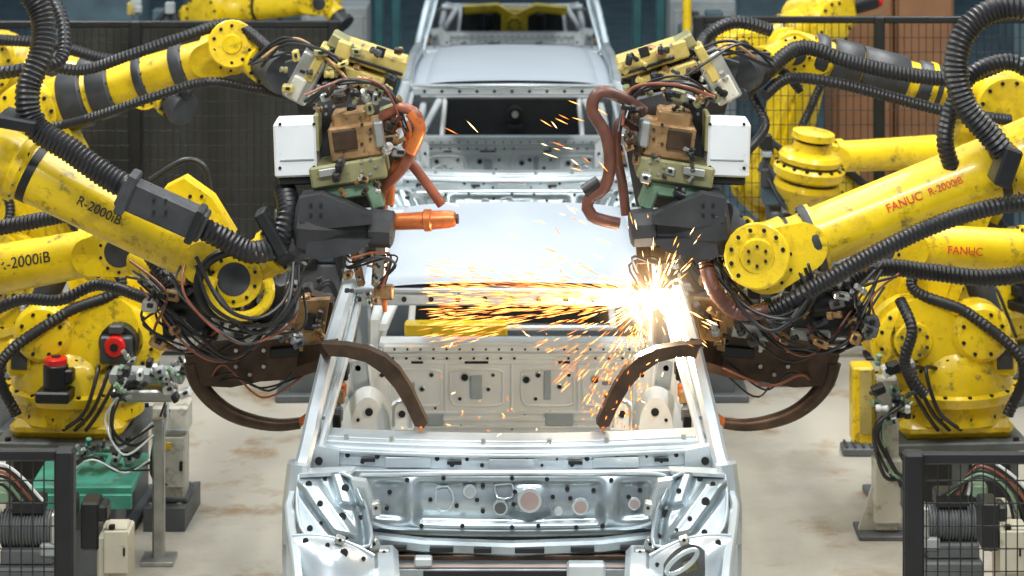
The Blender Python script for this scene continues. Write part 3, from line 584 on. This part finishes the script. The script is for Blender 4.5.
# right front
R,fa,q=robot('yellow robot whose big red-lettered arm reaches in from the right edge',2.6,8.6,.4,P(1120,118,9.1),P(762,258,9.0),P(715,228,8.95),rs=1.1)
MX=True; gun_front(R,41,True); MX=False
d=q['d']; J3=P(1120,118,9.1); lettering('FANUC',.042,J3+d*((P(902,210,9.05)-J3).length),d,q['r']*1.02,TXR,fa,.0); lettering('R-2000iB',.036,J3+d*((P(943,194,9.05)-J3).length),d,q['r']*1.03,TXR,fa,-.0)
hose(R,[(1040,10,8.9),(1000,8,8.9),(968,28,8.88),(956,65,8.86),(965,105,8.85),(990,135,8.85),(1008,158,8.85)],13)
hose(R,[(1040,78,9.0),(1010,62,9.0),(975,72,8.98),(955,100,8.95),(945,140,8.95),(955,175,9.0)],9)
hose(R,[(1040,200,8.9),(985,209,8.85),(930,227,8.85),(870,256,8.85),(810,290,8.85),(770,312,8.9)],9)
b=MB().m(BLKM); b.pbox(1005,165,8.82,18,40,.14,-20); b.build('hose_clamp',R)
b=MB().m(YEL); b.cyl(P(757,256,8.86),P(757,256,8.80),.118); b.m(BLKM); b.bolts(P(757,256,8.80),(0,-1,0),.095,12,.008,.012); b.m(YEL); b.lathe(P(757,256,8.80),(0,-1,0),[(0,.065),(.015,.06)],18); b.m(BLKM); b.bolts(P(757,256,8.785),(0,-1,0),.035,6,.006,.01); b.build('wrist_cap',R)
b=MB().m(DARK); b.lathe(J3+d*((P(815,237,9.05)-J3).length),d,[(0,.122),(.008,.125),(.024,.125),(.032,.122)],28); b.build('arm_collar',R)
cables(R,[(800,262,8.88),(812,300,8.85),(780,322,8.85),(740,300,8.85),(710,262,8.88)],5,9,1.9,(BLK,BLK,DARK),seed=6)
hose(R,[(706,262,8.9),(714,290,8.86),(738,312,8.86),(768,310,8.86)],8,DHS,.1)
# right back
R,fa,q=robot('yellow robot with a full base at the right edge, behind the lettered arms',1.93,11.0,.39,P(1000,105,11.05),P(790,50,10.95),P(740,75,10.5),j2=.43,rs=.85,ho=.2,mot=False,bulk=1.08)
MX=True; gun_upper(R,51); MX=False
hose(R,[(1010,60,10.8),(960,78,10.75),(905,74,10.7),(850,62,10.7),(800,48,10.7),(760,78,10.6),(742,96,10.5)],8)
J3=P(1000,105,11.05); d=q['d']
for t,l in((.30,.10),(.46,.20),(.68,.12),(.84,.05)):
    b=MB().m(DARK); b.lathe(J3+d*(q['L']*t),d,[(0,.10),(.01,.106),(l,.104),(l+.01,.098)],24); b.build('arm_collar',R)
hose(R,[(1010,120,10.8),(950,112,10.75),(895,98,10.72),(840,84,10.7),(790,78,10.7),(765,95,10.6)],6)
hose(R,[(770,30,10.8),(735,22,10.75),(705,38,10.7),(698,62,10.6)],7)
hose(R,[(800,90,10.8),(778,70,10.75),(752,90,10.7),(765,125,10.6),(748,150,10.4)],5)
hose(R,[(900,300,10.6),(912,330,10.5),(905,365,10.5),(925,395,10.5)],6)
# right ring stack
R,fa,q=robot('yellow robot with a stacked ring wrist hanging behind the big lettered arm',2.45,12.9,.3,P(1010,148,12.7),P(812,158,12.35),P(806,205,12.3),rs=.8,j2=.45)
b=MB().m(YEL); p=P(803,214,12.1); k=12.1/F; ax=V((.12,-.08,1)).normalized()
b.lathe(p,ax,[(0,14*k),(12*k,20*k),(22*k,30*k),(28*k,33*k),(34*k,32*k)],36); b.m(BLKM); b.lathe(p+ax*34*k,ax,[(0,28*k),(3*k,28*k)],36)
b.m(YEL); b.lathe(p+ax*37*k,ax,[(0,31*k),(3*k,35*k),(11*k,36*k),(14*k,33*k)],36); b.m(DARK); b.lathe(p+ax*51*k,ax,[(0,29*k),(3*k,29*k)],36); b.m(YEL); b.lathe(p+ax*54*k,ax,[(0,31*k),(5*k,32*k),(9*k,29*k),(12*k,20*k),(20*k,18*k)],36)
b.m(BLKM); b.lathe(p+ax*74*k,ax,[(0,15*k),(2*k,15*k)],30); b.m(YEL); b.lathe(p+ax*76*k,ax,[(0,17*k),(2*k,22*k),(8*k,21*k),(10*k,10*k)],30); b.m(BLKM); b.bolts(p+ax*50*k,ax,33*k,16,.01,.012); b.build('wrist_stack',R)
# right low
R,fa,q=robot('yellow robot with a short red-lettered arm low at the right edge',2.9,9.9,.36,P(1180,262,9.95),P(872,243,9.75),P(835,285,9.45),rs=.95,rg=.45,bd=.95)
MX=True; gun_lower(R,61); MX=False
J3=P(1180,262,9.95); lettering('FANUC',.044,J3+q['d']*((P(957,249,9.8)-J3).length),q['d'],q['r']*1.02,TXR,fa,-.010)
hose(R,[(1040,272,9.5),(985,278,9.45),(930,272,9.45),(880,268,9.4),(845,285,9.35),(820,310,9.3)],9)
# far robots
robot('background robot at the top left, beyond the dark curtain',-1.95,17.4,.3,P(215,12,17.3),P(325,2,17.0),P(345,25,16.9),group='robots in the background',rs=.8,caps=True)
robot('background robot at the top right, in front of the brown cabinets',1.75,14.7,.3,P(815,22,14.5),P(735,45,14.3),P(705,60,14.2),group='robots in the background',rs=.8)
# ---------------- fences
def fence(label,x0,x1,Y,top,posts=(),bot=.08,wire=.05):
    R=root('safety_fence',label,'fence',((x0+x1)/2,Y,0),'black safety fences')
    for x in posts:
        b=MB().m(BLKM); b.box((x,Y,top/2),(.06,.06,top)); b.box((x,Y,.01),(.16,.16,.02)); b.m(ALU); b.bolts((x,Y,.02),(0,0,1),.06,4,.008,.012); b.build('post',R)
    b=MB().m(BLKM); b.box(((x0+x1)/2,Y,top-.02),(x1-x0,.03,.035)); b.build('top_rail',R)
    b=MB().m(BLKM); b.box(((x0+x1)/2,Y,bot),(x1-x0,.03,.03)); b.build('bottom_rail',R)
    b=MB().m(BLKM); x=x0
    while x<x1: b.bar([(x,Y,bot),(x,Y,top-.02)],.004,.004); x+=wire
    z=bot
    while z<top: b.bar([(x0,Y,z),(x1,Y,z)],.004,.004,(0,1,0)); z+=wire*2
    b.build('mesh_panel',R); return R
fence('low black mesh fence in the lower left corner',-3.4,-1.345,7.6,1.30,posts=(-1.375,-3.3),wire=.035)
fence('low black mesh fence in the lower right corner',1.205,3.4,7.6,1.29,posts=(1.235,3.3),wire=.035)
fence('tall black mesh fence behind the left robots, curtain hung on it',-3.2,-.93,13.4,1.88,posts=(-2.04,-.97,-3.1),wire=.04)
fence('tall black mesh fence in front of the brown cabinets',1.0,3.3,13.6,1.88,posts=(2.02,1.03,3.2),wire=.04)
b=MB().m(CUR); b.grid(lambda u,v:(-2.42+1.44*u,13.53+.016*math.sin(u*15+v)+.010*math.sin(u*37+2)+.016*math.sin(v*5+u*9),.20+1.62*v),90,10)
tag(b.build('curtain'),'dark grey welding curtain hanging on the fence behind the left robots','curtain')
# ---------------- background items
for px,l in((379,'left of the pair beside the far car, left side'),(396,'right of the pair beside the far car, left side'),(637,'left of the pair beside the far car, right side'),(660,'right of the pair beside the far car, right side')):
    p=P(px,20,17); b=MB().m(TEALD); b.box((p.x,17,1.5),(.065,.1,3)); b.box((p.x,17,.02),(.2,.2,.04)); b.m(ALU); b.bolts((p.x,17,.04),(0,0,1),.08,4,.01,.015); tag(b.build('column'),'slim dark teal column, '+l,'column','teal columns')
p=P(687,20,16); b=MB().m(YEL); b.cyl((p.x,16,0),(p.x,16,2.6),.03); b.box((p.x,16,.01),(.2,.2,.02)); tag(b.build('pole'),'yellow pole right of the far car body','pole')
for i,(x,l) in enumerate(((2.20,'brown cabinet in the right background, left one of two'),(2.58,'brown cabinet in the right background, right one of two'))):
    R=root('cabinet',l,'cabinet',(x,15.7,0),'brown cabinets')
    b=MB().m(BWN); b.box((x,15.7,1.0),(.37,.5,2.0)); b.build('body',R)
    b=MB().m(BWN); b.box((x,15.43,1.02),(.33,.02,1.85)); dr=b.build('door',R); b=MB().m(ALU); b.box((x+.12,15.41,1.2),(.02,.02,.14)); b.build('handle',dr)
for x,y,w,h,l,mt in((-3.0,17.8,.7,1.9,'blue grey machine cabinet at the top left background',BLU),(-1.35,19.0,.5,1.3,'short grey control box between curtain and far car',LGR),(1.45,19.0,.5,1.35,'short grey control box right of the far car',LGR),(3.6,16.5,.6,1.9,'blue grey machine cabinet at the far right edge',BLU),(-2.2,20.5,1.0,1.7,'wide blue grey cabinet behind the background left robot',BLU),(2.3,20.5,1.0,1.7,'wide blue grey cabinet behind the brown cabinets',BLU)):
    R=root('control_cabinet',l,'cabinet',(x,y,0)); b=MB().m(mt); b.box((x,y,h/2),(w,.5,h)); b.build('body',R); b=MB().m(mt); b.box((x,y-.26,h/2),(w*.88,.02,h*.9)); dd=b.build('door',R); b=MB().m(BLKM); b.box((x+w*.3,y-.28,h*.6),(.03,.02,.12)); b.build('handle',dd)
def fixture(label,x,y,h,seed):
    R=root('clamp_fixture',label,'clamp fixture',(x,y,0)); rr=random.Random(seed)
    b=MB().m(GRY); b.box((x,y,h*.35),(.26,.3,h*.7)); b.box((x,y,.02),(.4,.4,.04)); b.build('stand',R)
    b=MB().m(BLU); b.box((x,y-.05,h*.78),(.34,.2,.14)); b.box((x+.06,y-.05,h*.92),(.12,.14,.16)); b.build('head',R)
    s=-1 if x>0 else 1
    b=MB().m(DARK); b.bar([(x,y-.1,h*.9),(x+s*.12,y-.12,h*.98),(x+s*.18,y-.14,h*.86)],.05,.05,(0,1,0)); b.build('clamp_arm',R)
    for i in range(16):
        b=MB().m(rr.choice((ALU,DARK,BLKM,BLU,CRM,GRY,LGR))); b.box((x+rr.uniform(-.17,.17),y-.17+rr.uniform(-.03,.03),h*rr.uniform(.4,1.0)),(rr.uniform(.03,.1),.06,rr.uniform(.03,.1))); b.build('fitting',R)
    for i in range(4):
        b=MB().m(BLK); z=h*rr.uniform(.6,.95); b.tube([(x-.15,y-.2,z),(x-.05,y-.26,z-.15),(x+.08,y-.24,z-.05),(x+.15,y-.2,z-.25)],.012,7); b.build('cable',R)
for x,y,h,l in((-1.0,15.4,1.35,'dark clamp fixture left of the second car body'),(1.0,15.2,1.35,'dark clamp fixture right of the second car body'),(-1.35,16.4,1.45,'dark clamp fixture behind the right end of the curtain'),(1.35,17.3,1.5,'dark clamp fixture between yellow pole and right background robot'),(-2.9,15.6,1.6,'dark clamp fixture seen above the fence at the far left'),(-2.3,15.9,1.7,'dark clamp fixture behind the curtain under the left background robot'),(-1.02,12.9,1.0,'dark clamp fixture behind the upper left weld gun'),(1.02,12.9,1.0,'dark clamp fixture behind the upper right weld gun'),(1.5,13.2,1.3,'dark clamp fixture at the foot of the right tall fence')): fixture(l,x,y,h,int(x*100+y*7))
# ---------------- low equipment
b=MB().m(GRY); b.prism([V((x,y,.05)) for x,y in((-1.60,10.72),(-1.42,10.72),(-1.40,11.1),(-1.58,11.1))],(0,0,.10)); b.m(ALU)
for x,y in((-1.57,10.76),(-1.45,10.76),(-1.43,11.05)): b.lathe((x,y,.10),(0,0,1),[(0,.012),(.012,.012)],8)
tag(b.build('plinth'),'small grey floor plinth under the worn beige cabinet','plinth')
X=10.88
R=root('junction_cabinet','worn beige floor cabinet beside the left robot base','cabinet',(P(172,0,X).x,X,.10))
b=MB().m(WBE); b.pbox(172,462,X,30,68,.16); b.pbox(172,416,X,36,28,.17); b.m(LGR); b.pbox(172,431,X-.09,30,3,.01); b.build('body',R)
b=MB().m(WBE); b.pbox(173,462,X-.09,22,50,.015); dd=b.build('door',R); b=MB().m(YEL); b.pbox(168,446,X-.10,7,7,.006); b.build('warning_sticker',dd); b=MB().m(BLKM); b.pbox(181,466,X-.105,3,10,.012); b.build('handle',dd)
b=MB().m(GRY); b.box((P(172,0,X).x,X,.115),(.16,.18,.02)); b.box((P(172,0,X).x,X,.135),(.08,.08,.04)); b.build('foot',R)
cables(R,[(162,488,10.74),(152,470,10.72),(160,430,10.72),(165,405,10.74)],4,5,1.6,(BLK,BLK,WHT),seed=77)
R=root('valve_station','aluminium valve station on a stand beside the left robot motors','valve station',(-1.48,10.35,0))
b=MB().m(ALU); b.box((-1.48,10.35,.3),(.05,.05,.60)); b.box((-1.48,10.35,.01),(.14,.14,.02)); b.build('stand',R)
b=MB().m(LGR); b.pbox(148,375,10.35,74,12,.12); b.m(ALU); b.pbox(145,392,10.34,62,12,.14); b.build('manifold',R); fittings(R,112,358,188,402,10.26,36,8,(ALU,WHT,BLKM,GRN,LGR,DARK,OLV),.75)
cables(R,[(125,385,10.25),(110,420,10.2),(125,450,10.2),(150,430,10.2)],4,7,1.4,(BLK,WHT),seed=78)
R=root('clamp_table','green topped machine stand with clamps in front of the left robot base','machine stand',(-1.76,10.25,0))
b=MB().m(TEAL); b.box((-1.75,10.25,.40),(.42,.46,.035)); b.box((-1.75,10.01,.36),(.42,.02,.06)); b.build('top_plate',R)
b=MB().m(GRY); b.box((-1.76,10.25,.19),(.28,.26,.38)); b.box((-1.76,10.25,.01),(.32,.28,.02)); b.build('stand',R)
fittings(R,76,445,140,462,10.25,16,19,(GRY,ALU,BLKM,TEAL,LGR,DARK,GRN),.7)
cables(R,[(70,470,10.1),(95,455,10.05),(120,475,10.05),(150,465,10.08)],3,6,1.3,(BLK,WHT,BLK),seed=79)
def finmotor(label,c,s):
    R=root('gear_motor',label,'motor',(c[0],c[1],0)); c=V(c)
    b=MB().m(GRY); b.box((c.x,c.y,(c.z-.12)/2),(.22,.2,c.z-.12)); b.box((c.x,c.y,.01),(.3,.3,.02)); b.build('pedestal',R)
    b=MB().m(GRY); pr=[]
    for k in range(16): pr+=[(k*.012,.072),(k*.012+.005,.072),(k*.012+.006,.064),(k*.012+.011,.064)]
    b.lathe(c-V((s*.10,0,0)),(s,0,0),pr,24); b.box(c-V((0,0,.09)),(.2,.14,.06)); b.build('finned_housing',R)
    b=MB().m(BEI); b.box(c+V((-s*.18,0,-.01)),(.12,.18,.16),None,.02); b.m(ALU); b.cyl(c+V((-s*.18,-.09,0)),c+V((-s*.18,-.13,0)),.045); b.build('gearbox',R)
    b=MB().m(BLKM); b.box(c+V((0,0,.095)),(.12,.1,.06)); b.build('terminal_box',R)
    for i in range(6):
        b=MB().m((BLK,GRN,BLK,RHS,BLK,WHT)[i]); b.tube([c+V((.02*i-.04,-.05,.12)),c+V((-s*.1,-.1,.20+.015*i)),c+V((-s*(.2+.02*i),-.12,.12)),c+V((-s*(.24+.02*i),-.12,-.15))],.006,7); b.build('cable',R)
    for i,(dx,dz,w,h,mt) in enumerate(((.13,.02,.08,.12,ALU),(.16,.10,.06,.08,BLKM),(.10,-.06,.10,.05,LGR),(-.10,.14,.06,.05,GRN),(-.27,.06,.05,.14,BLKM))):
        b=MB().m(mt); b.box(c+V((s*dx,-.04,dz)),(w,.08,h)); b.build('fitting',R)
finmotor('grey finned gear motor behind the lower left fence',P(30,528,9.4),1)
finmotor('grey finned gear motor behind the lower right fence',P(950,522,9.4),-1)
def boxstack(label,px,D):
    c=P(px,550,D); R=root('switch_box',label,'box',(c.x,D,0))
    b=MB().m(BEI); b.pbox(px,558,D,30,60,.2); b.m(GRY); b.box((c.x,D,.15),(.1,.1,.3)); b.build('body',R)
    b=MB().m(BLKM); b.pbox(px-24,522,D-.05,18,48,.12); b.pbox(px-14,510,D-.05,14,16,.1); b.build('relay_housing',R)
    b=MB().m(BEI); b.pbox(px,552,D-.11,24,42,.015); b.m(BLKM); b.pbox(px+8,552,D-.12,2,8,.01); b.build('door',R)
    b=MB().m(BEI); b.pbox(px+2,527,D+.02,22,8,.1); b.m(BLKM); b.pbox(px-4,527,D-.04,6,5,.02); b.build('lid',R)
boxstack('beige switch box with black housing right of the lower left fence',116,9.6)
boxstack('beige switch box with black housing behind the lower right fence',1012,9.0)
# right stand
R=root('sensor_stand','beige grey floor stand with a yellow box left of the right robot base','stand',(1.62,10.7,0))
b=MB().m(WBE); b.box((1.62,10.7,.35),(.10,.08,.66)); b.box((1.62,10.68,.2),(.12,.10,.28)); b.prism([V((1.50,10.7,.02)),V((1.72,10.7,.02)),V((1.68,10.7,.24)),V((1.57,10.7,.24))],(0,.03,0)); b.m(GRY); b.box((1.61,10.7,.01),(.24,.2,.02)); b.build('post',R)
b=MB().m(YEL); b.pbox(862,402,10.7,22,76,.12); b.m(CRM); b.pbox(866,402,10.635,12,64,.01); b.build('yellow_box',R)
fittings(R,876,360,912,425,10.62,26,15,(ALU,WHT,BLKM,GRN,LGR,DARK),.85)
cables(R,[(905,400,10.6),(880,430,10.58),(892,470,10.58),(900,480,10.58)],5,8,1.8,(BLK,BLK,GRN),seed=88)
b=MB().m(GRY); b.box((1.68,11.85,.02),(.2,.12,.04)); b.m(DARK)
for k in range(5): b.box((1.60+k*.04,11.85,.045),(.012,.11,.012))
tag(b.build('floor_grate'),'small dark grate on the floor beside the sensor stand','grate')
# ---------------- sparks
rs=random.Random(5)
def spark(b,p,d,l,w):
    d=d.normalized(); x,y,_=frame(d); n=len(b.v)
    b.v+= [p-d*l/2, p+x*w, p+y*w, p-x*w, p-y*w, p+d*l/2]
    for k in range(4): b.face(n,n+1+k,n+1+(k+1)%4); b.face(n+5,n+1+(k+1)%4,n+1+k)
b=MB(); O=(652,300,8.86)
def emit(a0,a1,r0,r1,n,l0,l1,ms,w=1.0,pw=1.0,grav=.0005):
    for i in range(n):
        a=math.radians(rs.uniform(a0,a1)); r=r0+(r1-r0)*rs.random()**pw
        px=O[0]+math.cos(a)*r; py=O[1]-math.sin(a)*r+grav*r*r; D=O[2]+rs.uniform(-.25,.2)*min(1,r/100)
        p=P(px,py,D); q=P(px+math.cos(a)*5,py-math.sin(a)*5+grav*r*10,D)
        b.m(ms[0] if r<rs.uniform(20,70) else rs.choice(ms[1:])); spark(b,p,q-p,rs.uniform(l0,l1)*D/F,w*rs.uniform(.5,1.2)*D/F)
emit(166,191,8,226,430,8,24,(HOT,MID,MID,LOW,MID),.46,.8,.0002)
emit(171,189,60,228,220,8,24,(HOT,MID,LOW),.46,1,.0001)
emit(150,170,8,120,80,6,18,(HOT,MID,LOW),.45)
emit(0,360,3,40,100,6,18,(HOT,HOT,MID),.45,1.2)
emit(234,264,20,125,230,2,6,(MID,LOW,LOW,MID),.7,.8)
emit(190,236,15,120,130,5,16,(HOT,LOW,MID),.5)
emit(40,110,15,90,40,5,16,(HOT,MID,HOT),.5)
emit(290,350,15,70,40,5,14,(HOT,MID,HOT),.5)
for i in range(34):
    px=rs.uniform(430,610);py=rs.uniform(90,275);p=P(px,py,8.9); a=rs.uniform(.3,1.2)
    b.m(rs.choice((MID,HOT,LOW))); spark(b,p,V((math.cos(a),0,-math.sin(a)*.6)),rs.uniform(6,18)*.0036,.0018)
for i in range(50):
    px=rs.uniform(395,700);py=rs.uniform(330,470);p=P(px,py,8.6); a=rs.uniform(.3,2.6)
    b.m(rs.choice((MID,HOT,LOW))); spark(b,p,V((math.cos(a),0,-math.sin(a)*.6)),rs.uniform(2,8)*.0035,.0018)
tag(b.build('weld_sparks',norm=False),'orange and white sparks spraying left from the weld','sparks',None,'stuff')
b=MB().m(emi('weld_flash_core',(1,.93,.8),40)); b.ball(P(*O),.035)
tag(b.build('weld_flash'),'blinding white weld point at the top of the right pillar','weld flash')
vm=bpy.data.materials.new('weld_glow_volume'); vm.use_nodes=True; nt=vm.node_tree; nt.nodes.remove(nt.nodes['Principled BSDF'])  # weld glow added as an emitting ball, brightest at its centre
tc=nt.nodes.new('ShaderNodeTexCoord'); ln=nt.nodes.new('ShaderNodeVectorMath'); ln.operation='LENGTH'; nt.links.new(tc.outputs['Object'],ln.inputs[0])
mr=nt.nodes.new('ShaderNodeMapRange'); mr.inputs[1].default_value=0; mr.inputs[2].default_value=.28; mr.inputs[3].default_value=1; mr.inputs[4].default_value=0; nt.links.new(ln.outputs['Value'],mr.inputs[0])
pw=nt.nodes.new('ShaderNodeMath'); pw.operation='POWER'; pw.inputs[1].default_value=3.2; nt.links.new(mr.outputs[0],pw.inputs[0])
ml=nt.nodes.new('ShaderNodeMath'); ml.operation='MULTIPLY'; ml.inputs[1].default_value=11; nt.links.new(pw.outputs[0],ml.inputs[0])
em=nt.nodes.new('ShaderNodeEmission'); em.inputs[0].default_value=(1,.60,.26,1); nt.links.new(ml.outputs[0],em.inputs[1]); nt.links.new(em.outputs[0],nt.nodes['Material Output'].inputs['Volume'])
b=MB().m(vm); b.ball((0,0,0),.28,24); o=b.build('weld_glow')
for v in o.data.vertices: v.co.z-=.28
o.location=P(*O); tag(o,'glow around the weld point, added as an emitting volume','smoke',None,'stuff')
# ---------------- lights
w=bpy.data.worlds.new('w'); sc.world=w; w.use_nodes=True; w.node_tree.nodes['Background'].inputs[0].default_value=(.80,.93,1,1); w.node_tree.nodes['Background'].inputs[1].default_value=.29
def area(loc,sx,sy,e,c,rot=(0,0,0)):
    l=bpy.data.lights.new('ceiling_lamp','AREA'); l.shape='RECTANGLE'; l.size=sx;l.size_y=sy;l.energy=e;l.color=c
    o=bpy.data.objects.new('ceiling_lamp',l); col.objects.link(o); o.location=loc; o.rotation_euler=rot
for x,e in((-3.2,450),(0,160),(3.2,450)): area((x,10.5,6.5),.6,7,e,(1,.99,.95))
area((0,4.5,6.2),4,.6,380,(.98,.99,1),(math.radians(33),0,0))
area((0,20,6.5),8,2,140,(.85,.95,1))
l=bpy.data.lights.new('weld_fill_light','POINT'); l.energy=26; l.color=(1,.78,.52); l.shadow_soft_size=.05  # added fill: weld light placed inside the opening to brighten the bulkhead
o=bpy.data.objects.new('weld_fill_light',l); col.objects.link(o); o.location=P(632,322,9.0)
# ---------------- camera
cd=bpy.data.cameras.new('camera'); cam=bpy.data.objects.new('camera',cd); col.objects.link(cam)
cam.location=(0,0,CZ); cam.rotation_euler=(PI/2,0,0); cd.sensor_width=36; cd.lens=F/1024*36; cd.shift_y=-581/1024; cd.clip_end=200
cd.dof.use_dof=True; cd.dof.focus_distance=8.9; cd.dof.aperture_fstop=4.0
sc.camera=cam
sc.view_settings.view_transform='Standard'
